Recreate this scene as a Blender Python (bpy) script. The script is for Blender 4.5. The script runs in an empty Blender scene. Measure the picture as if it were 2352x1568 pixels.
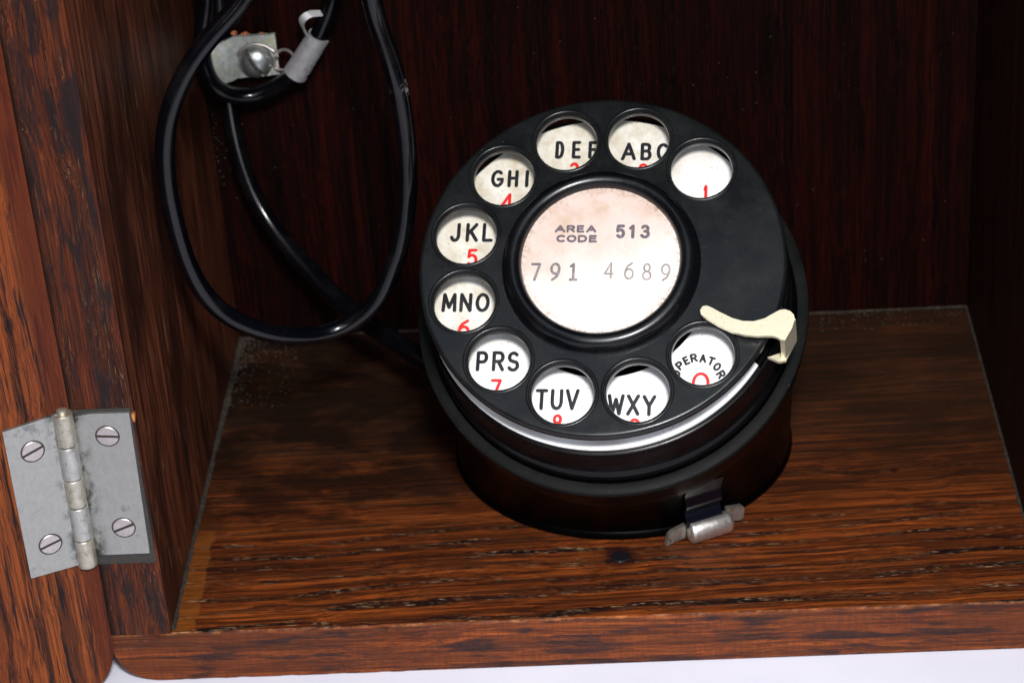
import bpy, bmesh, math, random
from math import sin, cos, pi, radians
from mathutils import Vector, Matrix, noise as mn
random.seed(7)
S = 0.001                                   # everything below is written in millimetres
sc = bpy.context.scene
C = sc.collection

# ------------------------------------------------------------------ camera
cam_d = bpy.data.cameras.new('camera'); cam = bpy.data.objects.new('camera', cam_d); C.objects.link(cam)
Rv = Vector((0.99764132, 0.02325576, -0.06458306)); Uv = Vector((0.04352512, 0.51321628, 0.85715496)); Fv = Vector((-0.05307886, 0.85794418, -0.51099355))
CAM = Vector((105.512, -423.324, 322.573))
m = Matrix((Rv, Uv, -Fv)).transposed().to_4x4(); m.translation = CAM * S
cam.matrix_world = m
cam_d.sensor_width = 36; cam_d.lens = 5599.3 / 2352 * 36
cam_d.clip_start = 0.01; cam_d.clip_end = 50
cam_d.dof.use_dof = True; cam_d.dof.focus_distance = 0.498; cam_d.dof.aperture_fstop = 34
sc.camera = cam

# ------------------------------------------------------------------ light
w = bpy.data.worlds.new('World'); sc.world = w; w.use_nodes = True
w.node_tree.nodes['Background'].inputs[0].default_value = (0.75, 0.82, 1.0, 1)
w.node_tree.nodes['Background'].inputs[1].default_value = 0.008
def area(name, loc, target, size, power, col, size_y=None):
    d = bpy.data.lights.new(name, 'AREA'); d.energy = power; d.color = col; d.size = size
    if size_y: d.shape = 'RECTANGLE'; d.size_y = size_y
    o = bpy.data.objects.new(name, d); C.objects.link(o)
    o.location = Vector(loc) * S
    o.rotation_euler = (Vector(target) - Vector(loc)).to_track_quat('-Z', 'Y').to_euler()
    return o
key = area('key_lamp', (138, -430, 445), (112, -8, 10), 0.06, 0.86, (1.0, 0.985, 0.96))
key.data.spread = radians(75)
area('overhead_softbox', (70, -230, 640), (105, 10, 0), 0.45, 0.45, (0.74, 0.83, 1.0), 0.30)
area('front_softbox', (130, -545, 400), (90, 10, 30), 0.50, 1.8, (0.90, 0.93, 1.0), 0.36)
sc.view_settings.view_transform = 'Standard'; sc.view_settings.look = 'None'; sc.view_settings.gamma = 1
sc.view_settings.exposure = 0

# ------------------------------------------------------------------ helpers
WM = {}
def link(name, me, mat=None, parent=None, wm=None):
    o = bpy.data.objects.new(name, me); C.objects.link(o)
    wm = wm.copy() if wm else Matrix.Identity(4)
    wm.translation = wm.translation
    if parent is not None:
        o.parent = parent; o.matrix_local = WM[parent].inverted() @ wm
    else:
        o.matrix_local = wm
    WM[o] = wm
    if mat and me is not None: me.materials.append(mat)
    return o
def MW(rot3=None, t=(0, 0, 0)):
    m = rot3.to_4x4() if rot3 else Matrix.Identity(4)
    m.translation = Vector(t) * S
    return m
def mesh(bm, smooth=40):
    bmesh.ops.remove_doubles(bm, verts=bm.verts, dist=1e-4)
    bmesh.ops.recalc_face_normals(bm, faces=bm.faces)
    bmesh.ops.scale(bm, vec=(S, S, S), verts=bm.verts)
    me = bpy.data.meshes.new('m'); bm.to_mesh(me); bm.free()
    if smooth:
        for p in me.polygons: p.use_smooth = True
        me.set_sharp_from_angle(angle=radians(smooth))
    return me
def lathe(profile, seg=96, closed=False, a0=0, a1=2 * pi):
    bm = bmesh.new(); rings = []
    full = abs(a1 - a0 - 2 * pi) < 1e-6
    n = seg if full else seg + 1
    for i in range(n):
        a = a0 + (a1 - a0) * i / seg
        rings.append([bm.verts.new((r * cos(a), r * sin(a), z)) for r, z in profile])
    k = len(profile)
    for i in range(seg):
        A = rings[i]; B = rings[(i + 1) % n]
        for j in range(k if closed else k - 1):
            try: bm.faces.new((A[j], B[j], B[(j + 1) % k], A[(j + 1) % k]))
            except ValueError: pass
    return bm
def catmull(pts, n=8):
    P = [Vector(p) for p in pts]; P = [P[0] * 2 - P[1]] + P + [P[-1] * 2 - P[-2]]
    out = []
    for i in range(1, len(P) - 2):
        a, b, c, d = P[i - 1:i + 3]
        for k in range(n):
            t = k / n
            out.append(0.5 * ((2 * b) + (c - a) * t + (2 * a - 5 * b + 4 * c - d) * t * t + (3 * b - a - 3 * c + d) * t ** 3))
    out.append(P[-2]); return out
def tube(bm, path, r, seg=16, caps=True):
    P = [Vector(p) for p in path]; nrm = None; rings = []
    for i, p in enumerate(P):
        t = (P[min(i + 1, len(P) - 1)] - P[max(i - 1, 0)]).normalized()
        if nrm is None:
            nrm = t.orthogonal().normalized()
        nrm = (nrm - t * nrm.dot(t)).normalized(); b = t.cross(nrm)
        rr = r(i / (len(P) - 1)) if callable(r) else r
        rings.append([bm.verts.new(p + (nrm * cos(2 * pi * k / seg) + b * sin(2 * pi * k / seg)) * rr) for k in range(seg)])
    for i in range(len(rings) - 1):
        for k in range(seg):
            bm.faces.new((rings[i][k], rings[i][(k + 1) % seg], rings[i + 1][(k + 1) % seg], rings[i + 1][k]))
    if caps:
        bm.faces.new(rings[0][::-1]); bm.faces.new(rings[-1])
    return bm
def prism(outline, z0, z1, bev=0.0, seg=2, axes=None):
    """outline in (x,y), extruded z0..z1; axes maps local (x,y,z) to another order"""
    bm = bmesh.new()
    lo = [bm.verts.new((x, y, z0)) for x, y in outline]; hi = [bm.verts.new((x, y, z1)) for x, y in outline]
    n = len(lo)
    bm.faces.new(lo[::-1]); bm.faces.new(hi)
    for i in range(n): bm.faces.new((lo[i], lo[(i + 1) % n], hi[(i + 1) % n], hi[i]))
    if bev:
        bmesh.ops.bevel(bm, geom=[e for e in bm.edges if len(e.link_faces) == 2 and e.calc_face_angle(0) > radians(35)], offset=bev, segments=seg, affect='EDGES', profile=0.5)
    if axes:
        for v in bm.verts: v.co = Vector(axes(*v.co))
    return bm
def box(x0, x1, y0, y1, z0, z1, bev=0.3, seg=2):
    return prism([(x0, y0), (x1, y0), (x1, y1), (x0, y1)], z0, z1, bev, seg)
def join(*bms):
    out = bmesh.new()
    for b in bms:
        me = bpy.data.meshes.new('t'); b.to_mesh(me); b.free(); out.from_mesh(me); bpy.data.meshes.remove(me)
    return out
def xform(bm, M):
    bmesh.ops.transform(bm, matrix=M, verts=bm.verts); return bm

# ------------------------------------------------------------------ materials
class NT:
    def __init__(s, name):
        s.m = bpy.data.materials.new(name); s.m.use_nodes = True; s.t = s.m.node_tree
        s.b = s.t.nodes['Principled BSDF']
        tc = s.t.nodes.new('ShaderNodeTexCoord'); sc_ = s.t.nodes.new('ShaderNodeVectorMath'); sc_.operation = 'SCALE'
        sc_.inputs['Scale'].default_value = 1000; s.t.links.new(tc.outputs['Object'], sc_.inputs[0]); s.co = sc_.outputs[0]
    def set(s, sock, v):
        if isinstance(v, (int, float)): sock.default_value = v
        elif isinstance(v, (tuple, list)):
            sock.default_value = tuple(v) + ((1,) if len(v) == 3 and len(sock.default_value) == 4 else ())
        else: s.t.links.new(v, sock)
    def P(s, **k):
        for a, v in k.items(): s.set(s.b.inputs[a.replace('_', ' ')], v)
    def map(s, scale, off=(0, 0, 0), src=None):
        n = s.t.nodes.new('ShaderNodeMapping'); n.inputs['Scale'].default_value = scale; n.inputs['Location'].default_value = off
        s.t.links.new(src or s.co, n.inputs[0]); return n.outputs[0]
    def noise(s, vec, scale=1, detail=4, rough=0.55, dist=0):
        n = s.t.nodes.new('ShaderNodeTexNoise'); s.t.links.new(vec, n.inputs['Vector'])
        n.inputs['Scale'].default_value = scale; n.inputs['Detail'].default_value = detail; n.inputs['Roughness'].default_value = rough; n.inputs['Distortion'].default_value = dist
        return n.outputs['Fac']
    def vor(s, vec, scale=1, rnd=1.0):
        n = s.t.nodes.new('ShaderNodeTexVoronoi'); s.t.links.new(vec, n.inputs['Vector']); n.inputs['Scale'].default_value = scale; n.inputs['Randomness'].default_value = rnd
        return n.outputs['Distance']
    def ramp(s, f, stops, interp='LINEAR'):
        n = s.t.nodes.new('ShaderNodeValToRGB'); s.t.links.new(f, n.inputs[0]); cr = n.color_ramp; cr.interpolation = interp
        while len(cr.elements) < len(stops): cr.elements.new(0.5)
        for e, (p, c) in zip(cr.elements, stops):
            e.position = p; e.color = (c, c, c, 1) if isinstance(c, (int, float)) else tuple(c) + (1,)
        return n.outputs[0]
    def math(s, op, a, b=0.0, clamp=False):
        n = s.t.nodes.new('ShaderNodeMath'); n.operation = op; n.use_clamp = clamp; s.set(n.inputs[0], a); s.set(n.inputs[1], b); return n.outputs[0]
    def mix(s, f, a, b, mode='MIX'):
        n = s.t.nodes.new('ShaderNodeMix'); n.data_type = 'RGBA'; n.blend_type = mode; n.clamp_factor = True
        s.set(n.inputs[0], f)
        for sock, v in ((n.inputs[6], a), (n.inputs[7], b)):
            s.set(sock, v)
        return n.outputs[2]
    def sep(s, vec=None):
        n = s.t.nodes.new('ShaderNodeSeparateXYZ'); s.t.links.new(vec or s.co, n.inputs[0]); return n.outputs
    def dist(s, p):
        n = s.t.nodes.new('ShaderNodeVectorMath'); n.operation = 'DISTANCE'; s.t.links.new(s.co, n.inputs[0]); n.inputs[1].default_value = p; return n.outputs['Value']
    def bump(s, h, strength=0.3, dist=0.0002):
        n = s.t.nodes.new('ShaderNodeBump'); n.inputs['Strength'].default_value = strength; n.inputs['Distance'].default_value = dist
        s.t.links.new(h, n.inputs['Height']); s.t.links.new(n.outputs[0], s.b.inputs['Normal'])

def sstep(n, v, a, b):
    r = n.t.nodes.new('ShaderNodeMapRange'); r.interpolation_type = 'SMOOTHSTEP'
    n.set(r.inputs[0], v); r.inputs[1].default_value = a; r.inputs[2].default_value = b; return r.outputs[0]

def wood(name, axis, light, mid, dark, streak=0.5, fleck=0.5, blotch=0.5, rough=0.42, seed=0, grime=None, band=4.0, black=(0.006, 0.004, 0.004), hook=None, tilt=0.0, spec=0.13, speck=0.4):
    n = NT(name)
    co = n.co
    if tilt:
        r = n.t.nodes.new('ShaderNodeVectorRotate'); r.rotation_type = 'AXIS_ANGLE'; r.inputs['Axis'].default_value = (0, 0, 1) if axis == 0 else (0, 1, 0)
        r.inputs['Angle'].default_value = radians(tilt); n.t.links.new(co, r.inputs[0]); co = r.outputs[0]
    def sv(along, across): return tuple(along if i == axis else across for i in range(3))
    # slow waviness so the grain is not ruler straight
    wv = n.noise(n.map(sv(0.02, 0.05), (seed, seed * 2, seed), co), 1, 2)
    wcol = n.t.nodes.new('ShaderNodeVectorMath'); wcol.operation = 'MULTIPLY_ADD'
    comb = n.t.nodes.new('ShaderNodeCombineXYZ')
    for i in range(3): n.set(comb.inputs[i], wv)
    n.t.links.new(comb.outputs[0], wcol.inputs[0]); wcol.inputs[1].default_value = sv(0, 5.0); n.t.links.new(co, wcol.inputs[2]); co = wcol.outputs[0]
    # slide neighbouring fibres along the grain so that no rows line up
    sl = n.noise(n.map(sv(0.004, 0.9), (seed, 6, 2), co), 1, 3, 0.8)
    w2 = n.t.nodes.new('ShaderNodeVectorMath'); w2.name = 'slid'; w2.operation = 'MULTIPLY_ADD'; cb = n.t.nodes.new('ShaderNodeCombineXYZ')
    for i in range(3): n.set(cb.inputs[i], sl)
    n.t.links.new(cb.outputs[0], w2.inputs[0]); w2.inputs[1].default_value = sv(300.0, 0); n.t.links.new(co, w2.inputs[2]); co = w2.outputs[0]
    tone = n.noise(n.map(sv(0.012, 0.16), (seed, 3, seed), co), 1, 3, 0.6)
    fine = n.noise(n.map(sv(0.05, 1.9), (3, seed, 9), co), 1, 4, 0.65)
    med = n.noise(n.map(sv(0.022, 0.6), (seed, 7, 1), co), 1, 3, 0.6)
    bandn = n.noise(n.map(sv(0.007, 1.0 / band), (11, seed, 4), co), 1, 2, 0.5)
    blo = n.noise(n.map(sv(0.05, 0.40), (seed, 5, 5), co), 1, 4, 0.6, 0.2)
    col = n.mix(n.ramp(tone, [(0.36, 0.0), (0.64, 1.0)]), mid, light)
    # fine dark lines
    l1 = n.ramp(fine, [(0.42, 1.0), (0.53, 0.0)])
    col = n.mix(n.math('MULTIPLY', l1, 0.85), col, dark)
    l2 = n.ramp(med, [(0.40, 1.0), (0.54, 0.0)])
    col = n.mix(n.math('MULTIPLY', l2, 0.7), col, dark)
    # broad near-black filled pore bands, broken along the grain
    brk = n.noise(n.map(sv(0.12, 0.7), (2, 8, seed), co), 1, 3, 0.6)
    bm_ = n.ramp(n.math('ADD', bandn, n.math('MULTIPLY', n.math('SUBTRACT', brk, 0.5), 0.25)), [(0.53, 0.0), (0.60, 1.0)])
    bl = n.math('MULTIPLY', bm_, n.ramp(fine, [(0.40, 1.0), (0.62, 0.35)]))
    col = n.mix(n.math('MULTIPLY', bl, streak), col, black)
    # blotchy stain
    col = n.mix(n.math('MULTIPLY', n.ramp(blo, [(0.56, 0.0), (0.66, 1.0)]), blotch), col, black)
    # pale open-pore flecks inside the bands
    fl = n.noise(n.map(sv(0.13, 5.0), (seed, 1, 2), co), 1, 3, 0.6)
    flm = n.math('MULTIPLY', n.ramp(fl, [(0.62, 0.0), (0.66, 1.0)]), n.ramp(n.math('ADD', bandn, n.math('MULTIPLY', brk, 0.1)), [(0.55, 0.0), (0.62, 1.0)]))
    col = n.mix(n.math('MULTIPLY', flm, fleck), col, (0.62, 0.36, 0.17))
    # tiny specks of dust
    dv = n.vor(n.map((0.45, 0.45, 0.45), (seed, 0, 0)), 1)
    dm = n.ramp(dv, [(0.035, 1.0), (0.06, 0.0)])
    col = n.mix(n.math('MULTIPLY', dm, speck), col, (0.35, 0.27, 0.2))
    if hook: col = hook(n, col)
    ro = n.math('ADD', rough, n.math('MULTIPLY', n.math('SUBTRACT', fine, 0.5), 0.35))
    n.P(Base_Color=col, Roughness=ro)
    n.b.inputs['Specular IOR Level'].default_value = spec
    h = n.math('SUBTRACT', n.math('ADD', fine, n.math('MULTIPLY', med, 0.6)), n.math('MULTIPLY', bl, 0.7))
    n.bump(h, 0.35, 0.00025)
    return n.m

def floor_hook(n, col):
    x, y, z = n.sep()
    wob = n.noise(n.map((0.10, 0.25, 0.2)), 1, 3)
    # unvarnished orange strip along the left side, in front
    xx = n.math('ADD', x, n.math('MULTIPLY', wob, 4.0))
    m1 = n.math('MULTIPLY', n.math('SUBTRACT', 1.0, sstep(n, xx, 6.7, 7.2)), n.math('SUBTRACT', 1.0, sstep(n, n.math('ADD', y, n.math('MULTIPLY', wob, 30)), 45, 70)))
    top = sstep(n, z, -0.6, -0.3)
    fine = n.noise(n.map((0.15, 2.2, 2)), 1, 4)
    col = n.mix(n.math('MULTIPLY', n.math('MULTIPLY', m1, top), 0.6), col, n.mix(fine, (0.10, 0.028, 0.005), (0.32, 0.10, 0.016)))
    # growth rings: black pore bands about 5 mm apart, lined with pale open pores, in the front third
    warp = n.noise(n.map((0.010, 0.03, 0.03), (5, 5, 5)), 1, 3, 0.5)
    yy = n.math('ADD', n.math('ADD', y, n.math('MULTIPLY', x, -0.030)), n.math('MULTIPLY', warp, 16.0))
    ph = n.math('FRACT', n.math('MULTIPLY', yy, 0.19))
    jag = n.noise(n.map((0.16, 1.1, 1.0), (5, 0, 3)), 1, 4, 0.65)
    ph2 = n.math('ADD', ph, n.math('MULTIPLY', n.math('SUBTRACT', jag, 0.5), 0.55))
    ring = n.math('MULTIPLY', sstep(n, ph2, 0.30, 0.42), n.math('SUBTRACT', 1.0, sstep(n, ph2, 0.56, 0.70)))
    thick = n.ramp(n.noise(n.map((0.03, 0.12, 0.1), (9, 9, 1)), 1, 3, 0.6), [(0.38, 0.15), (0.58, 1.0)])
    front = n.math('SUBTRACT', 1.0, sstep(n, n.math('ADD', y, n.math('MULTIPLY', warp, 12)), 36, 48))
    rm = n.math('MULTIPLY', n.math('MULTIPLY', ring, thick), n.math('MULTIPLY', front, top))
    col = n.mix(n.math('MULTIPLY', rm, n.math('SUBTRACT', 1.0, n.math('MULTIPLY', m1, 0.6))), col, (0.008, 0.004, 0.004))
    pf = n.noise(n.map((0.13, 4.6, 1.0), (5, 1, 3)), 1, 3, 0.6)
    pm = n.math('MULTIPLY', n.ramp(pf, [(0.56, 0.0), (0.61, 1.0)]), n.math('MULTIPLY', n.ramp(n.noise(n.map((0.55, 1.6, 1.0), (1, 1, 8)), 1, 2), [(0.45, 0.0), (0.58, 1.0)]), rm))
    col = n.mix(n.math('MULTIPLY', pm, 0.8), col, (0.66, 0.42, 0.24))
    # thin dark hair lines through the whole board
    hl = n.noise(n.map((0.016, 1.05, 1.0), (2, 4, 3), n.t.nodes['slid'].outputs[0]), 1, 3, 0.75)
    col = n.mix(n.math('MULTIPLY', n.math('MULTIPLY', n.ramp(hl, [(0.43, 1.0), (0.50, 0.0)]), top), 0.55), col, (0.016, 0.006, 0.004))
    # dust film, made darker to paint the light falling off towards the back
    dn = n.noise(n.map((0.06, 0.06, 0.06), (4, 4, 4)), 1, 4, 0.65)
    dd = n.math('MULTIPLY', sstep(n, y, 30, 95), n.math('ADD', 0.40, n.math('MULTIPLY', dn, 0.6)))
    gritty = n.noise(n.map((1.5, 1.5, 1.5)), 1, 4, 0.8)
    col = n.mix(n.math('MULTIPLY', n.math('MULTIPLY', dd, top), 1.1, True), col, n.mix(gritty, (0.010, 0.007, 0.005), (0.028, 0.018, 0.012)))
    # darker patches round the middle and rear of the floor
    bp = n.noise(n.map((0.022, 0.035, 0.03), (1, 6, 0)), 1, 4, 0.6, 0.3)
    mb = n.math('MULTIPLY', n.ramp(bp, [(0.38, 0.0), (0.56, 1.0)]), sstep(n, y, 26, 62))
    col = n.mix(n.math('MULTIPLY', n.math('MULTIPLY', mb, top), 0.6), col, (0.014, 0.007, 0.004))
    # dark spills left of the dial
    sp = n.noise(n.map((0.045, 0.08, 0.1), (12, 3, 0)), 1, 4, 0.6)
    ms = n.math('MULTIPLY', n.ramp(sp, [(0.42, 0.0), (0.53, 1.0)]), n.math('MULTIPLY', n.math('SUBTRACT', 1.0, sstep(n, x, 45, 70)), sstep(n, y, 30, 45)))
    col = n.mix(n.math('MULTIPLY', n.math('MULTIPLY', ms, top), 0.72), col, (0.008, 0.004, 0.003))
    # stained halo round the old plugged hole and pin holes
    for px, py, r0, r1, k in ((98.6, 22.1, 2.2, 5.5, 0.8), (60.5, 9.0, 0.4, 0.8, 0.9), (163, 52, 0.5, 1.1, 0.8), (27, 52, 1.0, 2.2, 0.6)):
        d = n.dist((px, py, 0)); col = n.mix(n.math('MULTIPLY', n.math('SUBTRACT', 1.0, sstep(n, n.math('ADD', d, n.math('MULTIPLY', wob, 2.0)), r0 + 1, r1 + 1)), k), col, (0.012, 0.004, 0.004))
    wear = n.math('MULTIPLY', n.math('SUBTRACT', 1.0, sstep(n, y, 0.25, 0.55)), sstep(n, z, -0.9, -0.35))
    wn = n.ramp(n.noise(n.map((0.22, 0.22, 0.22), (0, 0, 7)), 1, 4, 0.7), [(0.46, 0.0), (0.62, 1.0)])
    col = n.mix(n.math('MULTIPLY', n.math('MULTIPLY', wear, wn), 0.45), col, (0.45, 0.18, 0.06))
    # front edge grain: cross hatch and black smears
    fr = n.math('SUBTRACT', 1.0, sstep(n, y, 0.05, 0.3))
    col = n.mix(n.math('MULTIPLY', fr, 0.28), col, n.mix(n.noise(n.map((0.05, 0.3, 0.5), (8, 0, 1)), 1, 4, 0.6), (0.12, 0.028, 0.012), (0.34, 0.095, 0.03)))
    sm = n.noise(n.map((0.050, 0.2, 0.36), (1, 0, 8)), 1, 4, 0.62, 0.3)
    gl = n.noise(n.map((0.02, 0.2, 1.1), (4, 0, 2)), 1, 4, 0.7)
    col = n.mix(n.math('MULTIPLY', n.math('MULTIPLY', n.ramp(gl, [(0.42, 1.0), (0.50, 0.0)]), fr), 0.6), col, (0.035, 0.010, 0.006))
    col = n.mix(n.math('MULTIPLY', n.math('MULTIPLY', n.ramp(sm, [(0.51, 0.0), (0.60, 1.0)]), fr), 0.85), col, (0.012, 0.010, 0.012))
    cross = n.noise(n.map((1.3, 0.2, 0.12), (0, 0, 2)), 1, 3, 0.6)
    col = n.mix(n.math('MULTIPLY', n.math('MULTIPLY', n.ramp(cross, [(0.42, 1.0), (0.55, 0.0)]), fr), 0.35), col, (0.06, 0.018, 0.01))
    return col

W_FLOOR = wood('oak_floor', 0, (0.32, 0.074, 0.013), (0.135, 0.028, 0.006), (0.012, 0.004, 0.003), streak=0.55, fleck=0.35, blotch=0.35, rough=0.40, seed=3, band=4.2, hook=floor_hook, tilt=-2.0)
def side_hook(n, col):
    x, y, z = n.sep()
    inside = sstep(n, y, 0.3, 1.2)
    # rubbed, unvarnished inner face: ruddier and paler, with fibres and gouges running up it
    f1 = n.noise(n.map((1.0, 0.55, 0.030), (3, 3, 1)), 1, 4, 0.7, 0.2); f2 = n.noise(n.map((0.06, 0.05, 0.016), (8, 2, 1)), 1, 3, 0.6)
    rub = n.mix(n.ramp(f1, [(0.38, 0.0), (0.62, 1.0)]), (0.022, 0.007, 0.004), (0.20, 0.060, 0.030))
    rub = n.mix(n.ramp(f2, [(0.40, 0.0), (0.60, 1.0)]), n.mix(0.86, rub, (0.014, 0.005, 0.004)), rub)
    f3 = n.noise(n.map((1.0, 1.5, 0.05), (1, 7, 5)), 1, 3, 0.6)
    rub = n.mix(n.math('MULTIPLY', n.ramp(f3, [(0.66, 0.0), (0.69, 1.0)]), 0.8), rub, (0.55, 0.30, 0.16))
    rub = n.mix(n.math('MULTIPLY', n.ramp(f3, [(0.31, 1.0), (0.36, 0.0)]), 0.85), rub, (0.010, 0.005, 0.004))
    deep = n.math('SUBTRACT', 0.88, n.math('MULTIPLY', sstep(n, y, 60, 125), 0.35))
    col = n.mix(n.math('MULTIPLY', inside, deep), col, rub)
    dk = n.noise(n.map((0.3, 0.3, 0.06), (2, 0, 5)), 1, 4, 0.65, 0.6)
    col = n.mix(n.math('MULTIPLY', n.ramp(dk, [(0.48, 0.0), (0.60, 1.0)]), n.math('MULTIPLY', n.math('SUBTRACT', 1.0, inside), 0.85)), col, (0.012, 0.009, 0.010))
    # shade of the gap next to the door, painted dark along the outer arris
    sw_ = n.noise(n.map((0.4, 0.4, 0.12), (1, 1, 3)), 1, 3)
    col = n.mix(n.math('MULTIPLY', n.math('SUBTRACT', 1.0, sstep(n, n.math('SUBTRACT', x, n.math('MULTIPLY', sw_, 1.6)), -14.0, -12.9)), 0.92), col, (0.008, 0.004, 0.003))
    # old wear next to the hinge
    d = n.dist((0.2, 0.3, 56.0))
    wn = n.noise(n.map((0.5, 0.5, 0.5)), 1, 3)
    col = n.mix(n.math('SUBTRACT', 1.0, sstep(n, n.math('ADD', d, n.math('MULTIPLY', wn, 3)), 2.0, 2.8)), col, (0.55, 0.22, 0.06))
    return col
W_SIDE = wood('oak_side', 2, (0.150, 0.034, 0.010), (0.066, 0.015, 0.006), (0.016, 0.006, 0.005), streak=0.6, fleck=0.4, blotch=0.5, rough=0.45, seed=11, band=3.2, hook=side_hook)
W_RIGHT = wood('shaded_side', 2, (0.040, 0.013, 0.007), (0.018, 0.006, 0.004), (0.005, 0.002, 0.002), streak=0.8, fleck=0.08, blotch=0.4, rough=0.5, seed=17, band=3.0, spec=0.06)  # the right board's deep shade is put into this near-black colour
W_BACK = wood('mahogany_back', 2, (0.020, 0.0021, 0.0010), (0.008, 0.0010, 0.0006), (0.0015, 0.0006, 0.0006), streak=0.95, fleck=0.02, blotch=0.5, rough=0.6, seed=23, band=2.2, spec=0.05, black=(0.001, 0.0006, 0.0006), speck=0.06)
def door_hook(n, col):
    x, y, z = n.sep()
    wob = n.noise(n.map((0.3, 0.3, 0.05)), 1, 3)
    e = n.math('SUBTRACT', 1.0, sstep(n, n.math('ADD', x, n.math('MULTIPLY', wob, 3.0)), 2.6, 4.4))
    bs = n.noise(n.map((1.0, 1.0, 0.045), (7, 2, 3)), 1, 3, 0.55, 0.15)
    col = n.mix(n.math('MULTIPLY', n.ramp(bs, [(0.565, 0.0), (0.61, 1.0)]), 0.9), col, (0.008, 0.006, 0.008))
    return n.mix(n.math('MULTIPLY', e, 0.75), col, (0.060, 0.010, 0.004))
W_DOOR = wood('door_oak', 2, (0.30, 0.074, 0.016), (0.165, 0.036, 0.009), (0.06, 0.016, 0.007), streak=1.0, fleck=0.03, blotch=0.25, rough=0.36, seed=31, band=2.2, hook=door_hook)

def simple(name, col, rough=0.5, metal=0.0, spec=0.5, coat=0.0, bumps=None, var=None):
    n = NT(name); c = col
    if var:
        sc_, c2, lo, hi, k = var
        c = n.mix(n.math('MULTIPLY', n.ramp(n.noise(n.map((sc_,) * 3), 1, 5, 0.65), [(lo, 0.0), (hi, 1.0)]), k), col, c2)
    n.P(Base_Color=c, Roughness=rough, Metallic=metal)
    n.b.inputs['Specular IOR Level'].default_value = spec; n.b.inputs['Coat Weight'].default_value = coat
    if bumps: n.bump(n.noise(n.map((bumps[0],) * 3), 1, 3), bumps[1], 0.0002)
    return n.m
def bakelite(name, base, rough, dusty=0.5, coat=0.0, spec=0.3):
    n = NT(name)
    a = n.noise(n.map((0.10,) * 3), 1, 5, 0.65); b = n.noise(n.map((2.2,) * 3), 1, 4, 0.7)
    film = n.math('MULTIPLY', n.ramp(a, [(0.40, 0.0), (0.66, 1.0)]), n.ramp(b, [(0.35, 0.3), (0.7, 1.0)]))
    col = n.mix(n.math('MULTIPLY', film, 0.20 * dusty), base, (0.055, 0.052, 0.045))
    v = n.vor(n.map((0.55,) * 3), 1); vm = n.ramp(v, [(0.03, 1.0), (0.055, 0.0)])
    v2 = n.noise(n.map((0.06, 0.06, 0.06), (5, 1, 1)), 1, 3)
    col = n.mix(n.math('MULTIPLY', n.math('MULTIPLY', vm, n.ramp(v2, [(0.42, 0.0), (0.6, 1.0)])), dusty), col, (0.30, 0.24, 0.18))
    # hairline scratches
    s1 = n.noise(n.map((0.25, 7.0, 1.0)), 1, 2, 0.5, 0.3)
    col = n.mix(n.math('MULTIPLY', n.ramp(s1, [(0.74, 0.0), (0.76, 1.0)]), 0.25 * dusty), col, (0.12, 0.10, 0.08))
    ro = n.math('ADD', rough, n.math('MULTIPLY', film, 0.18))
    n.b.inputs['Specular IOR Level'].default_value = spec
    n.P(Base_Color=col, Roughness=ro); n.b.inputs['Coat Weight'].default_value = coat; n.b.inputs['Coat Roughness'].default_value = 0.12
    n.bump(n.noise(n.map((3,) * 3), 1, 3), 0.04, 0.0001)
    return n.m
M_WHEEL = bakelite('wheel_bakelite', (0.0042, 0.0050, 0.0058), 0.25, 0.6, spec=0.3)
M_HUB = bakelite('hub_bakelite', (0.0020, 0.0023, 0.0034), 0.22, 0.25, spec=0.4)
M_CASE = bakelite('case_bakelite', (0.0010, 0.0011, 0.0016), 0.20, 0.15, spec=0.14)
M_CUP = bakelite('cup_bakelite', (0.0005, 0.0005, 0.0006), 0.30, 0.05, spec=0.035)
M_RIM = bakelite('rim_rubber', (0.0028, 0.0032, 0.0034), 0.50, 0.6, spec=0.07)
def cord_mat():
    n = NT('cord_rubber')
    a = n.noise(n.map((0.12,) * 3), 1, 5, 0.6)
    g = n.noise(n.map((2.5,) * 3), 1, 3, 0.7)
    col = n.mix(n.math('MULTIPLY', n.math('MULTIPLY', n.ramp(a, [(0.5, 0.0), (0.7, 1.0)]), g), 0.25), (0.0012, 0.0014, 0.0025), (0.03, 0.025, 0.02))
    d = n.dist((56.6, 51.0, 105.8)); sn = n.noise(n.map((1.2,) * 3), 1, 4, 0.7)
    m_ = n.math('MULTIPLY', n.math('SUBTRACT', 1.0, sstep(n, d, 1.5, 4.0)), n.ramp(sn, [(0.47, 0.0), (0.56, 1.0)]))
    col = n.mix(m_, col, (0.5, 0.5, 0.52))
    n.P(Base_Color=col, Roughness=n.math('ADD', 0.10, n.math('MULTIPLY', a, 0.10))); n.b.inputs['Specular IOR Level'].default_value = 0.34
    n.bump(n.noise(n.map((1.6,) * 3), 1, 4, 0.7), 0.10, 0.0002)
    return n.m
M_CORD = cord_mat()
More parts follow.
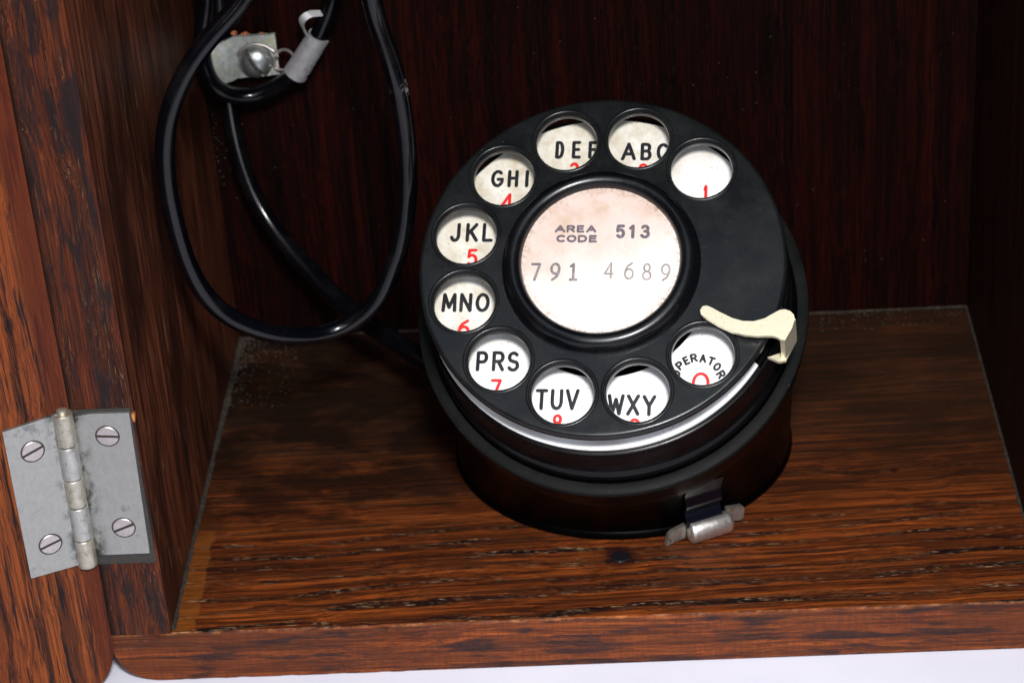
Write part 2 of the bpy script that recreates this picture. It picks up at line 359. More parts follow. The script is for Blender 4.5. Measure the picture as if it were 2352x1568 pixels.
def enamel():
    n = NT('white_enamel')
    v = n.vor(n.map((0.85,) * 3), 1); m1 = n.ramp(v, [(0.07, 1.0), (0.13, 0.0)])
    k = n.noise(n.map((0.12,) * 3), 1, 4)
    st = n.noise(n.map((0.22,) * 3, (3, 1, 1)), 1, 5, 0.7)
    x, y, z = n.sep()
    left = sstep(n, n.math('SUBTRACT', y, x), -15, 40)
    col = n.mix(n.math('MULTIPLY', n.ramp(st, [(0.42, 0.0), (0.72, 1.0)]), n.math('ADD', 0.15, n.math('MULTIPLY', left, 0.75))), n.mix(left, (0.78, 0.78, 0.80), (0.68, 0.65, 0.58)), (0.46, 0.38, 0.26))
    col = n.mix(n.math('MULTIPLY', m1, n.math('MULTIPLY', n.ramp(k, [(0.45, 0.0), (0.55, 1.0)]), 0.85)), col, (0.05, 0.03, 0.02))
    n.P(Base_Color=col, Roughness=0.22)
    return n.m
M_ENAMEL = enamel()
def card():
    n = NT('aged_card')
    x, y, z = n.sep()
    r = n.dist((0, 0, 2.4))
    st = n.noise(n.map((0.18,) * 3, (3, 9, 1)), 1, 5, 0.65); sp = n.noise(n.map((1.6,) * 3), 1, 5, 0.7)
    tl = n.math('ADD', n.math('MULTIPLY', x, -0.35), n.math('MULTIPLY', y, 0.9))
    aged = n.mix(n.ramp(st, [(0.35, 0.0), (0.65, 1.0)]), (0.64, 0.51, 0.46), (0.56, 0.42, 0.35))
    col = n.mix(sstep(n, n.math('ADD', tl, n.math('MULTIPLY', n.math('SUBTRACT', st, 0.5), 10)), -6, 9), (0.70, 0.625, 0.59), aged)  # paler lower part: glossy highlight painted into the card colour
    col = n.mix(n.math('MULTIPLY', n.math('MULTIPLY', sstep(n, tl, 4, 16), n.ramp(st, [(0.5, 0.0), (0.68, 1.0)])), 0.6), col, (0.48, 0.33, 0.19))
    e = n.math('MULTIPLY', sstep(n, n.math('ADD', r, n.math('MULTIPLY', st, 4.0)), 16.2, 19.6), n.ramp(sp, [(0.45, 0.0), (0.62, 1.0)]))
    col = n.mix(n.math('MULTIPLY', e, 0.85), col, (0.22, 0.13, 0.07))
    v = n.vor(n.map((0.7,) * 3), 1); col = n.mix(n.math('MULTIPLY', n.ramp(v, [(0.05, 1.0), (0.09, 0.0)]), 0.5), col, (0.3, 0.18, 0.1))
    n.P(Base_Color=col, Roughness=0.45); n.b.inputs['Coat Weight'].default_value = 0.6; n.b.inputs['Coat Roughness'].default_value = 0.28
    return n.m
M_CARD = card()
M_BLACK = simple('black_ink', (0.010, 0.011, 0.014), 0.35)
M_RED = simple('red_ink', (0.62, 0.010, 0.008), 0.4)
M_PRINT = simple('printed_ink', (0.085, 0.065, 0.085), 0.6, var=(1.8, (0.22, 0.18, 0.20), 0.45, 0.65, 0.6))
M_TYPE = simple('typed_ink', (0.10, 0.09, 0.10), 0.6, var=(0.9, (0.30, 0.26, 0.26), 0.40, 0.62, 0.8))
M_TYPE_LIGHT = simple('typed_ink_faint', (0.19, 0.17, 0.17), 0.6, var=(0.9, (0.38, 0.33, 0.32), 0.40, 0.62, 0.8))
M_CUT = simple('cut_mark', (0.022, 0.006, 0.006), 0.6)
M_IVORY = simple('pale_nickel', (0.80, 0.73, 0.52), 0.30, 0.6, 0.5, var=(1.7, (0.30, 0.17, 0.05), 0.60, 0.70, 0.5), bumps=(1.5, 0.12))
def steel(name, a, b, stain, rough=0.33, sscale=0.22, metal=0.85, stainlo=0.56, near=False):
    n = NT(name)
    s1 = n.noise(n.map((sscale,) * 3), 1, 5, 0.7, 0.3); s2 = n.noise(n.map((0.9, 0.9, 0.5)), 1, 4, 0.7)
    col = n.mix(n.ramp(s2, [(0.35, 0.0), (0.65, 1.0)]), a, b)
    col = n.mix(n.math('MULTIPLY', n.ramp(s1, [(stainlo, 0.0), (stainlo + 0.12, 1.0)]), 0.85), col, stain)
    if near:    # greenish black dirt creeping out from the barrel, dents and fine scratches
        x, y, z = n.sep()
        q = n.math('MAXIMUM', n.math('SUBTRACT', 1.0, sstep(n, x, -12.6, -9.2)), n.math('MULTIPLY', sstep(n, x, 0.0, 0.1), n.math('SUBTRACT', 1.0, sstep(n, x, 2.0, 4.6))))
        k = n.ramp(n.noise(n.map((0.28, 0.3, 0.2), (6, 1, 4)), 1, 5, 0.7), [(0.47, 0.0), (0.60, 1.0)])
        col = n.mix(n.math('MULTIPLY', n.math('MULTIPLY', q, k), 0.9), col, (0.035, 0.045, 0.035))
        sc2 = n.noise(n.map((4.0, 0.25, 1.1), (1, 1, 1)), 1, 2, 0.5, 0.6)
        col = n.mix(n.math('MULTIPLY', n.ramp(sc2, [(0.66, 0.0), (0.70, 1.0)]), 0.35), col, (0.16, 0.16, 0.15))
        pv = n.vor(n.map((0.7,) * 3, (1, 0, 0)), 1)
        col = n.mix(n.math('MULTIPLY', n.ramp(pv, [(0.05, 1.0), (0.10, 0.0)]), 0.6), col, (0.12, 0.12, 0.11))
    n.P(Base_Color=col, Roughness=n.math('ADD', rough, n.math('MULTIPLY', s2, 0.25)), Metallic=metal)
    n.bump(s2, 0.12, 0.0002); return n.m
M_HINGE = steel('worn_steel', (0.37, 0.375, 0.35), (0.43, 0.43, 0.405), (0.16, 0.17, 0.16), 0.27, stainlo=0.60, near=True)
M_PLAIN = steel('plain_steel', (0.44, 0.44, 0.41), (0.56, 0.555, 0.53), (0.25, 0.23, 0.18), 0.30, 0.5)
M_KNUCKLE = steel('tarnished_steel', (0.42, 0.39, 0.30), (0.60, 0.57, 0.50), (0.20, 0.17, 0.08), 0.30, 0.5, stainlo=0.56)
M_SCREW = steel('screw_steel', (0.48, 0.43, 0.43), (0.60, 0.55, 0.54), (0.3, 0.25, 0.2), 0.32, stainlo=0.68)
M_ZINC = steel('zinc', (0.30, 0.34, 0.33), (0.55, 0.55, 0.53), (0.40, 0.42, 0.26), 0.5, 0.4, 0.45, 0.52)
M_DOME = steel('zinc_dome', (0.42, 0.45, 0.45), (0.55, 0.58, 0.57), (0.14, 0.15, 0.12), 0.24, 0.4, 0.9, 0.6)
M_LEAD = steel('grey_lead', (0.30, 0.30, 0.31), (0.40, 0.39, 0.41), (0.12, 0.12, 0.13), 0.45, 0.6, 0.5, 0.6)
M_NICKEL = steel('nickel', (0.74, 0.71, 0.68), (0.88, 0.85, 0.82), (0.45, 0.38, 0.3), 0.25, 0.4, 0.95, 0.66)
M_STRAP = simple('black_strap', (0.002, 0.0025, 0.006), 0.28, spec=0.12)
M_COPPER = simple('copper_flake', (0.50, 0.14, 0.05), 0.6, var=(1.2, (0.12, 0.05, 0.02), 0.45, 0.6, 0.8))
M_GRIME = simple('grime', (0.011, 0.008, 0.006), 0.95, var=(0.8, (0.050, 0.034, 0.021), 0.45, 0.65, 0.9), bumps=(1.2, 0.8))
M_SLOT = simple('screw_slot_shade', (0.02, 0.012, 0.008), 0.8)  # dark colour standing in for shade in screw slots and countersinks
def tabletop():
    n = NT('white_table')
    a = n.noise(n.map((0.02,) * 3), 1, 3); b = n.vor(n.map((0.25,) * 3), 1)
    col = n.mix(n.ramp(a, [(0.3, 0.0), (0.7, 1.0)]), (0.64, 0.64, 0.75), (0.72, 0.72, 0.81))
    n.P(Base_Color=col, Roughness=0.5)
    return n.m
M_TABLE = tabletop()

# ------------------------------------------------------------------ table
bm = bmesh.new()
vs = [bm.verts.new(p) for p in ((-700, -700, -13.06), (900, -700, -13.06), (900, 700, -13.06), (-700, 700, -13.06))]
bm.faces.new(vs)
table = link('table_surface', mesh(bm, 0), M_TABLE); table['kind'] = 'structure'

# ------------------------------------------------------------------ wooden box
WX, DY, HT, TH = 190.0, 126.0, 190.0, 13.4
bx = link('wooden_box', None, wm=MW(t=(WX / 2, DY / 2, -13)))
bx['label'] = 'dark stained oak box standing open, its door hinged at the left'
bx['category'] = 'box'
def round_corner(cx, cz, r, a0, a1, n=10):
    return [(cx + r * cos(a0 + (a1 - a0) * i / n), cz + r * sin(a0 + (a1 - a0) * i / n)) for i in range(n + 1)]
R0 = 9.0
prof = [(-TH, -0.03)] + round_corner(-TH + R0, -13 + R0, R0, pi, 1.5 * pi) + round_corner(WX + TH - R0, -13 + R0, R0, 1.5 * pi, 2 * pi) + [(WX + TH, -0.03)]
# board with a slightly chipped, hand-worn front edge
def board_profile_y(prof, y0, y1):
    # subdivide the long runs so that the front edges can be nicked
    out = []
    for i in range(len(prof)):
        a = Vector(prof[i]); b = Vector(prof[(i + 1) % len(prof)]); L = (b - a).length
        k = max(1, int(L / 1.2)) if L > 20 else 1
        for j in range(k): out.append(tuple(a.lerp(b, j / k)))
    bm = bmesh.new(); rows = []
    for yy, ins in ((y0, 0.35), (y0 + 0.12, 0.12), (y0 + 0.4, 0.0), (y1, 0.0)):
        row = []
        cx, cz = WX / 2, -6.5
        for (x, z) in out:
            dz = ins if z < cz else -ins
            jit = 0
            if yy < y0 + 0.2:
                nn = mn.noise(Vector((x * 0.35, z * 0.5, 3.1))); jit = max(0.0, nn) * 0.75
                if z < -6 and x > 52: jit += 0.12
                if z > -6 and -6 < x < 60: jit += max(0, mn.noise(Vector((x * 0.12, 9, 1)))) * 1.4
            zz = z + (dz + (jit if z < cz else -jit))
            row.append(bm.verts.new((x, yy + jit * 0.3, zz)))
        rows.append(row)
    n = len(out)
    for r in range(3):
        for i in range(n): bm.faces.new((rows[r][i], rows[r][(i + 1) % n], rows[r + 1][(i + 1) % n], rows[r + 1][i]))
    bm.faces.new(rows[0]); bm.faces.new(rows[-1][::-1])
    bmesh.ops.triangulate(bm, faces=[f for f in bm.faces if len(f.verts) > 4])
    return bm
link('bottom_board', mesh(board_profile_y(prof, 0, DY + 8), 12), W_FLOOR, bx)
def panel(x0, x1, y0, y1, z0, z1, bev=0.5): return mesh(box(x0, x1, y0, y1, z0, z1, bev, 3), 35)
def side(x0, x1):
    bm = box(x0, x1, 0.02, DY, 0.0, HT, 0.45, 3); return mesh(bm, 35)
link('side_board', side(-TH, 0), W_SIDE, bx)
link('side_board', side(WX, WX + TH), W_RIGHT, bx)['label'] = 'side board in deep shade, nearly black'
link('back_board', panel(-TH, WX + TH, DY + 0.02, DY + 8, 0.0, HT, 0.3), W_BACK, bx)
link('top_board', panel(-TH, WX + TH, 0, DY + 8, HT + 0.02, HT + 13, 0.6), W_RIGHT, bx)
# plugged hole in the floor
link('wood_plug', mesh(lathe([(0, 0.10), (1.2, 0.08), (1.9, 0.16), (2.25, 0.16), (2.5, -0.05)], 32), 60), simple('plug_wax', (0.006, 0.006, 0.009), 0.35, bumps=(1.5, 0.4)), bx, MW(Matrix.Diagonal((0.9, 0.85, 1)), (98.6, 22.1, 0)))

# grime packed in the floor corners
def grime_strip(p0, p1, inward, w0, hgt, seed, n=150):
    bm = bmesh.new(); p0 = Vector(p0); p1 = Vector(p1); inward = Vector(inward); rows = []
    for i in range(n + 1):
        t = i / n; p = p0.lerp(p1, t)
        k = 0.8 + 0.5 * mn.noise(Vector((t * 17, seed, 0))) + 0.25 * mn.noise(Vector((t * 60, seed, 4)))
        ww = max(0.15, w0(t) * k); hh = max(0.1, hgt * k)
        rows.append([bm.verts.new(p + Vector((0, 0, hh))), bm.verts.new(p + inward * ww * 0.35 + Vector((0, 0, hh * 0.4))), bm.verts.new(p + inward * ww + Vector((0, 0, 0.01)))])
    for i in range(n):
        for j in range(2): bm.faces.new((rows[i][j], rows[i + 1][j], rows[i + 1][j + 1], rows[i][j + 1]))
    return bm
g = link('grime', mesh(join(
    grime_strip((0.02, 1, 0), (0.02, DY, 0), (1, 0, 0), lambda t: 0.8 + 1.2 * t * t, 0.9, 1.0),
    grime_strip((WX - 0.02, 30, 0), (WX - 0.02, DY, 0), (-1, 0, 0), lambda t: 0.6, 0.45, 2.0),
    grime_strip((0, DY - 0.02, 0), (WX, DY - 0.02, 0), (0, -1, 0), lambda t: 0.6, 0.4, 3.0)), 60), M_GRIME, bx)
g['kind'] = 'stuff'
bm = bmesh.new()
for i in range(620):
    u = random.random() ** 2 * 16; v = random.random() ** 1.6 * 34
    if random.random() < 0.25: u, v = random.uniform(150, 188) , random.random() ** 2 * 9
    x, y = 0.6 + u, DY - 0.6 - v
    r = random.uniform(0.08, 0.32) * (1.3 if u < 4 else 1)
    bmesh.ops.create_icosphere(bm, subdivisions=1, radius=r, matrix=Matrix.Translation((x, y, r * 0.5)) @ Matrix.Rotation(random.random() * 6, 4, 'Z') @ Matrix.Diagonal((1.3, 0.8, 0.6, 1)))
for i in range(60):   # specks stuck low in the rear left corner and on the back board
    x = 0.6 + random.random() ** 2 * 8; z = random.uniform(40, 74)
    bmesh.ops.create_icosphere(bm, subdivisions=1, radius=random.uniform(0.1, 0.25), matrix=Matrix.Translation((x, DY - 0.1, z)))
for i in range(70):
    bmesh.ops.create_icosphere(bm, subdivisions=1, radius=random.uniform(0.08, 0.22), matrix=Matrix.Translation((random.uniform(10, 185), DY - 0.08, random.uniform(3, 95))))
grit = link('grit', mesh(bm, 60), simple('grit', (0.035, 0.024, 0.014), 0.9, var=(0.5, (0.03, 0.025, 0.02), 0.4, 0.6, 0.9)), bx); grit['kind'] = 'stuff'

# ------------------------------------------------------------------ stroke lettering
def arc(cx, cy, rx, ry, a0, a1, n=14):
    return [(cx + rx * cos(radians(a0 + (a1 - a0) * i / n)), cy + ry * sin(radians(a0 + (a1 - a0) * i / n))) for i in range(n + 1)]
G = {
 'A': [[(0, 0), (.5, 1), (1, 0)], [(.19, .33), (.81, .33)]],
 'B': [[(0, .52), (0, 1), (.55, 1)] + arc(.6, .77, .33, .23, 90, -90, 8) + [(0, .54)], [(0, .54), (0, 0), (.6, 0)] + arc(.62, .27, .38, .27, -90, 90, 10) + [(0, .54)]],
 'C': [arc(.53, .5, .53, .5, 52, 308, 22)],
 'D': [[(0, 0), (0, 1), (.45, 1)] + arc(.45, .5, .55, .5, 90, -90, 14) + [(0, 0)]],
 'E': [[(.95, 1), (0, 1), (0, 0), (1, 0)], [(0, .52), (.85, .52)]],
 'F': [[(.95, 1), (0, 1), (0, 0)], [(0, .52), (.85, .52)]],
 'G': [arc(.52, .5, .52, .5, 50, 330, 22) + [(1, .45), (.58, .45)]],
 'H': [[(0, 0), (0, 1)], [(1, 0), (1, 1)], [(0, .53), (1, .53)]],
 'I': [[(.5, 0), (.5, 1)]],
 'J': [[(1, 1), (1, .3)] + arc(.52, .3, .48, .3, 0, -160, 10)],
 'K': [[(0, 0), (0, 1)], [(.95, 1), (0, .36)], [(.33, .58), (1, 0)]],
 'L': [[(0, 1), (0, 0), (1, 0)]],
 'M': [[(0, 0), (.06, 1), (.5, .2), (.94, 1), (1, 0)]],
 'N': [[(0, 0), (0, 1), (1, 0), (1, 1)]],
 'O': [arc(.5, .5, .5, .5, 90, 450, 28)],
 'P': [[(0, 0), (0, 1), (.55, 1)] + arc(.6, .73, .4, .27, 90, -90, 10) + [(0, .46)]],
 'R': [[(0, 0), (0, 1), (.55, 1)] + arc(.6, .74, .38, .26, 90, -90, 10) + [(0, .48)], [(.5, .48), (1, 0)]],
 'S': [arc(.5, .75, .42, .25, 35, 225, 12) + [(.5, .5)] + arc(.5, .26, .46, .26, 55, -150, 12)],
 'T': [[(0, 1), (1, 1)], [(.5, 1), (.5, 0)]],
 'U': [[(0, 1), (0, .38)] + arc(.5, .38, .5, .38, 180, 360, 14) + [(1, 1)]],
 'V': [[(0, 1), (.5, 0), (1, 1)]],
 'W': [[(0, 1), (.25, 0), (.5, .8), (.75, 0), (1, 1)]],
 'X': [[(0, 1), (1, 0)], [(1, 1), (0, 0)]],
 'Y': [[(0, 1), (.5, .48), (1, 1)], [(.5, .48), (.5, 0)]],
 '0': [arc(.5, .5, .5, .5, 90, 450, 28)],
 '1': [[(.1, .80), (.75, 1), (.75, 0)]],
 '2': [arc(.5, .72, .46, .28, 160, -30, 12) + [(0, 0), (1, 0)]],
 '3': [arc(.45, .76, .42, .24, 150, -90, 12)[:-1] + [(.42, .53)], [(.42, .53)] + arc(.45, .27, .5, .27, 80, -155, 12)],
 '4': [[(.75, 0), (.75, 1), (0, .27), (1, .27)]],
 '5': [[(.9, 1), (.15, 1), (.08, .55)] + arc(.48, .33, .48, .33, 120, -140, 14)],
 '6': [[(.85, 1)] + arc(.9, .32, .9, .62, 105, 180, 8) + arc(.5, .31, .5, .31, 180, 540, 20)],
 '7': [[(0, 1), (1, 1), (.38, 0)]],
 '8': [arc(.5, .76, .38, .24, 270, 630, 18), arc(.5, .26, .5, .26, 90, 450, 20)],
 '9': [[(.15, 0)] + arc(.1, .68, .9, .62, -75, 0, 8) + arc(.5, .69, .5, .31, 0, 360, 20)],
}
G['1s'] = [[(.05, .85), (.5, 1), (.5, 0)], [(0, 0), (1, 0)]]
def strokes(bm, gl, cx, cy, w, h, sw, rot=0.0, z=0.0, lift=0.05):
    """cx,cy centre, w x h outer size, sw stroke width: a low ridge of paint with rounded ends"""
    if gl == 'I': w = sw
    iw, ih = max(w - sw, 0.0), h - sw; cr, sr = cos(rot), sin(rot)
    for pl in G[gl]:
        P = [Vector(((px - .5) * iw, (py - .5) * ih)) for px, py in pl]
        P = [Vector((cx + p.x * cr - p.y * sr, cy + p.x * sr + p.y * cr)) for p in P]
        clean = [P[0]]
        for p in P[1:]:
            if (p - clean[-1]).length > 1e-3: clean.append(p)
        P = clean
        for a, b in zip(P[:-1], P[1:]):
            t = (b - a).normalized(); n_ = Vector((-t.y, t.x)); hw = sw / 2
            # capsule outline with a raised spine
            out = []
            for k in range(7):
                an = pi / 2 + pi * k / 6; out.append(a + (t * cos(an) + n_ * sin(an)) * hw)
            for k in range(7):
                an = -pi / 2 + pi * k / 6; out.append(b + (t * cos(an) + n_ * sin(an)) * hw)
            z_ = z + random.uniform(0, 0.004)
            ov = [bm.verts.new((p.x, p.y, z_ + 0.004)) for p in out]
            c0 = bm.verts.new((a.x, a.y, z_ + lift)); c1 = bm.verts.new((b.x, b.y, z_ + lift))
            for k in range(6): bm.faces.new((ov[k], ov[k + 1], c0))
            for k in range(7, 13): bm.faces.new((ov[k], ov[k + 1], c1))
            bm.faces.new((ov[6], ov[7], c1, c0)); bm.faces.new((ov[13], ov[0], c0, c1))
def letter_mesh(items, sw, z=0.0, lift=0.03):
    bm = bmesh.new()
    for it in items: strokes(bm, it[0], *it[1:5], sw, it[5] if len(it) > 5 else 0.0, z, lift)
    bmesh.ops.scale(bm, vec=(S, S, S), verts=bm.verts)
    me = bpy.data.meshes.new('m'); bm.to_mesh(me); bm.free(); return me
# carved K on the front edge of the bottom board
bmk = bmesh.new(); strokes(bmk, 'K', 93.3, -6.1, 3.4, 4.0, 0.32, 0, 0, 0.02)
for v in bmk.verts: v.co = Vector((v.co.x, -v.co.z - 0.02, v.co.y))
bmesh.ops.scale(bmk, vec=(S, S, S), verts=bmk.verts); mek = bpy.data.meshes.new('m'); bmk.to_mesh(mek); bmk.free()
link('cut_letter', mek, M_CUT, bx)

# ------------------------------------------------------------------ screws
def slotted(prof_r, prof_h, slot_w, slot_d, ang, dome=False):
    """round screw head with a real slot; axis +Z"""
    out = []
    for sgn in (1, -1):
        if dome:
            p = [(prof_r * sin(radians(a)), prof_h * cos(radians(a))) for a in range(0, 91, 6)]
        else:
            p = [(0, prof_h), (prof_r - 0.15, prof_h), (prof_r, prof_h - 0.12), (prof_r, -0.3)]
        b = lathe(p, 48)
        bmesh.ops.remove_doubles(b, verts=b.verts, dist=1e-4)
        r = bmesh.ops.bisect_plane(b, geom=b.verts[:] + b.edges[:] + b.faces[:], plane_co=(0, sgn * slot_w / 2, 0), plane_no=(0, -sgn, 0), clear_outer=True)
        ed = [e for e in b.edges if len(e.link_faces) == 1 and all(abs(v.co.y - sgn * slot_w / 2) < 1e-3 for v in e.verts)]
        vs_ = sorted({v for e in ed for v in e.verts}, key=lambda v: v.co.x)
        base = [b.verts.new((v.co.x, v.co.y, prof_h - slot_d - 0.4)) for v in vs_]
        for i in range(len(vs_) - 1):
            if vs_[i].co.z > prof_h - slot_d - 0.4 or vs_[i + 1].co.z > prof_h - slot_d - 0.4:
                b.faces.new((vs_[i], vs_[i + 1], base[i + 1], base[i]))
        out.append(b)
    k = max(0.05, prof_h - slot_d)
    fl = lathe([(0, k), (prof_r * (0.97 if not dome else 0.72), k)], 32) if not dome else lathe([(prof_r * 0.86 * sin(radians(a)), k * cos(radians(a))) for a in range(0, 91, 10)], 32)
    out.append(fl)
    return xform(join(*out), Matrix.Rotation(ang, 4, 'Z'))
def paint_slot_shade(o, w):
    '''shade painted into the bottom of the slot and the countersink ring'''
    me = o.data; me.materials.append(M_SLOT)
    for p in me.polygons:
        if (p.center.z < 0.12 * S and p.normal.z > 0.9) or p.center.xy.length > 2.33 * S: p.material_index = 1

# ------------------------------------------------------------------ door and hinge
AX = Vector((-14.6, -1.9, 0)); TD = radians(26)
# door frame: local x from the hinge axis outward (left), local -y towards the viewer, z up
ex = Vector((-cos(TD), -sin(TD), 0)); ez = Vector((0, 0, 1)); ey = ez.cross(ex)       # ey points toward... (checked: toward -Y side is -ey)
if ey.y > 0: ey = -ey                                                               # ey = facing the viewer
DM = MW(Matrix((ex, ey, ez)).transposed(), AX)
HD = 14.0     # door thickness
dp = [(-1.8, 190 + 10), (-1.8, -13 + 11)] + [(-1.8 + 10 - 10 * cos(a), -13 + 11 - 11 * sin(a)) for a in [radians(9 * k) for k in range(1, 11)]] + [(140, -13), (140, 200)]
bmd = prism(dp[::-1], -HD, 0)
# heavy rounding of the hinge-side edge
es = [e for e in bmd.edges if len(e.link_faces) == 2 and abs(e.verts[0].co.z - e.verts[1].co.z) < 1e-5 and e.calc_face_angle(0) > radians(35) and min(v.co.x for v in e.verts) < 9]
bmesh.ops.bevel(bmd, geom=es, offset=4.2, segments=8, affect='EDGES', profile=0.5)
for v in bmd.verts: v.co = Vector((v.co.x, v.co.z, v.co.y))
door = link('door', mesh(bmd, 50), W_DOOR, bx, DM); door['label'] = 'orange brown oak door swung open'
hinge = link('hinge', None, None, bx, MW(t=(-14, -1.9, 40)))
# right leaf lies on the front edge of the left side board
mort = link('mortise_standin_plate', mesh(box(-13.3, -0.55, -0.06, 0.5, 19.3, 58.6, 0.02, 1), 0), simple('mortise_dark', (0.022, 0.024, 0.022), 0.8, bumps=(1, 0.4), var=(0.7, (0.05, 0.03, 0.02), 0.5, 0.6, 0.6)), hinge)  # thin dark plate in place of the recess under the leaf
link('hinge_leaf', mesh(prism([(-13.6, 22.2), (-1.5, 22.2), (-0.8, 57.8), (-9, 57.9), (-13.6, 57.2)], 0.05, 0.75, 0.10, 2, axes=lambda x, y, z: (x, -z, y)), 30), M_HINGE, hinge)
link('hinge_leaf', mesh(prism([(0.9, 21.9), (12.8, 22.2), (12.6, 59.0), (0.9, 59.6)], 0.1, 0.85, 0.10, 2, axes=lambda x, y, z: (x, z, y)), 30), M_HINGE, hinge, DM)
zs = [59.6, 51.8, 43.6, 36.6, 28.2, 21.0]
for i in range(5):
    r = 2.2 if i % 2 else 2.15
    b = lathe([(0, zs[i + 1] + 0.12), (r - 0.2, zs[i + 1] + 0.12), (r, zs[i + 1] + 0.3), (r, zs[i] - 0.3), (r - 0.2, zs[i] - 0.12), (0, zs[i] - 0.12)], 32)
    link('knuckle', mesh(b, 40), M_KNUCKLE if i % 2 == 0 else M_PLAIN, hinge, MW(Matrix.Rotation(radians(0.8), 3, 'Y'), (-15.1, -2.4, 0)))
b = lathe([(0, 20.6), (1.2, 20.7), (1.2, 60.1), (0.8, 60.4), (0, 60.5)], 24)
link('hinge_pin', mesh(b, 40), M_KNUCKLE, hinge, MW(Matrix.Rotation(radians(0.8), 3, 'Y'), (-15.1, -2.2, 0)))
RF = Matrix(((1, 0, 0), (0, 0, -1), (0, 1, 0)))      # local z -> -y (facing viewer), local y -> z
for x, z, a in ((-6.1, 52.3, radians(-5)), (-6.1, 29.1, radians(22))):
    b = join(slotted(2.3, 0.2, 0.6, 0.3, a), lathe([(2.2, 0.055), (2.55, 0.055), (2.6, 0.0)], 48))
    paint_slot_shade(link('screw', mesh(b, 30), M_SCREW, hinge, MW(RF, (x, -0.72, z))), 0)
for x, z, a in ((7.3, 52.6, radians(164)), (7.4, 29.2, radians(168))):
    b = join(slotted(2.3, 0.2, 0.6, 0.3, a), lathe([(2.2, 0.055), (2.55, 0.055), (2.6, 0.0)], 48))
    LM = DM @ MW(Matrix(((1, 0, 0), (0, 0, 1), (0, 1, 0))), (x, 0.82, z))
    paint_slot_shade(link('screw', mesh(b, 30), M_SCREW, hinge, LM), 0)

# ------------------------------------------------------------------ bracket at the rear left
br = link('bracket', None, None, bx, MW(t=(12, 125, 80)))
def bracket_mesh():
    bm = bmesh.new(); n = 40; rows = []
    for i in range(n + 1):
        x = 2.2 + (20.0 - 2.2) * i / n
        if x < 9.5: zt = 85.8 + (x - 4.1) * 0.34; zb = 75.3 + (x - 4.4) * 0.30
        else: zt = 87.9 + (x - 10) * 0.02; zb = 77.0 + (x - 10) * 0.05
        zt += 0.22 * mn.noise(Vector((x * 1.1, 2, 0))); zb += 0.15 * mn.noise(Vector((x * 0.9, 7, 0)))
        y = 120.4 - 1.6 * max(0, (9.5 - x) / 7) ** 1.3
        rows.append([(x, y, zb), (x, y, zt)])
    V = []
    for (lo, hi) in rows:
        V.append([bm.verts.new(lo), bm.verts.new(hi), bm.verts.new((hi[0], hi[1] + 1.1, hi[2])), bm.verts.new((lo[0], lo[1] + 1.1, lo[2]))])
    for i in range(n):
        for k in range(4): bm.faces.new((V[i][k], V[i + 1][k], V[i + 1][(k + 1) % 4], V[i][(k + 1) % 4]))
    bm.faces.new(V[0]); bm.faces.new(V[-1][::-1]); return bm
link('bracket_plate', mesh(bracket_mesh(), 40), M_ZINC, br)
ds = link('screw', mesh(slotted(4.3, 3.1, 1.0, 1.4, radians(-62), dome=True), 30), M_DOME, br, MW(RF, (14.6, 120.3, 81.4)))
ds.data.materials.append(simple('slot_shade', (0.10, 0.09, 0.07), 0.6, 0.3))
for p in ds.data.polygons:
    q = Matrix.Rotation(radians(62), 3, 'Z') @ p.center
    if abs(q.y) < 0.51 * S and (q.xy.length / (4.3 * S)) ** 2 + (q.z / (3.1 * S)) ** 2 < 0.97: p.material_index = 1
link('screw_shank', mesh(lathe([(0, -5.6), (1.6, -5.6), (1.6, -0.5), (0, -0.5)], 20), 40), M_DOME, br, MW(RF, (14.6, 120.3, 81.4)))
for x, z, r in ((10.0, 88.4, 0.6), (12.7, 87.7, 0.85), (16.6, 87.6, 0.65)):
    bm = bmesh.new(); bmesh.ops.create_icosphere(bm, subdivisions=3, radius=r)
    for v in bm.verts: v.co *= 1 + 0.35 * mn.noise(v.co * 1.5 + Vector((x, 0, 0))); v.co.x *= 1.3
    link('rust_flake', mesh(bm, 60), M_COPPER, br, MW(t=(x, 121.8, z)))

# ------------------------------------------------------------------ cord
LOOP = [(52.9, 40, 130.1), (54.0, 45, 119.9), (56.2, 50, 107.2), (56.7, 50, 95.6), (56.7, 50, 82.5), (53.9, 50, 67.0), (50.2, 50, 60.3), (48.2, 50, 54.6), (43.8, 50, 49.2), (36.6, 50, 45.1),
        (29.4, 45, 46.9), (22.3, 42, 50.1), (16.0, 40, 55.0), (10.9, 40, 59.7), (7.9, 38, 69.2), (7.0, 36.5, 78.5), (6.4, 35, 89.5), (6.9, 35, 99.3), (8.8, 35, 107.5), (12.2, 36, 114.8), (16.8, 37, 121.0), (22.6, 38, 127.1), (29.2, 40, 131.8)]
path = [(64, 68, 16), (59, 69, 20.5), (49.1, 76, 24.8), (41.6, 85, 24.8), (34.0, 93, 25.7), (27.8, 100, 29.4), (17.5, 108, 37.8), (11.2, 113, 46.0), (7.8, 116, 58.3), (6.6, 120.5, 68.2), (6.0, 123.3, 77.0), (6.2, 123.7, 87.3), (7.4, 123.6, 100), (9, 123, 120), (11, 120, 145), (13, 115, 154), (12, 110, 148), (9, 111, 125),
        (6.5, 115, 102.4), (5.2, 115, 98.3), (3.7, 115, 92.7), (2.9, 114, 87.3), (3.2, 113, 82.7), (4.8, 112, 79.0), (8.1, 113, 75.7), (13.1, 115, 74.2), (17.9, 115, 75.6), (22.3, 114, 78.4), (25.7, 113, 81.6), (28.7, 112, 86.0), (32.1, 112, 91.1), (36.3, 112, 99.8), (37.7, 111, 106), (41, 100, 135), (46, 75, 158), (51, 50, 160), (53, 42, 146)] + LOOP + [(34, 42, 145), (38, 44, 165), (39, 44, 189)]
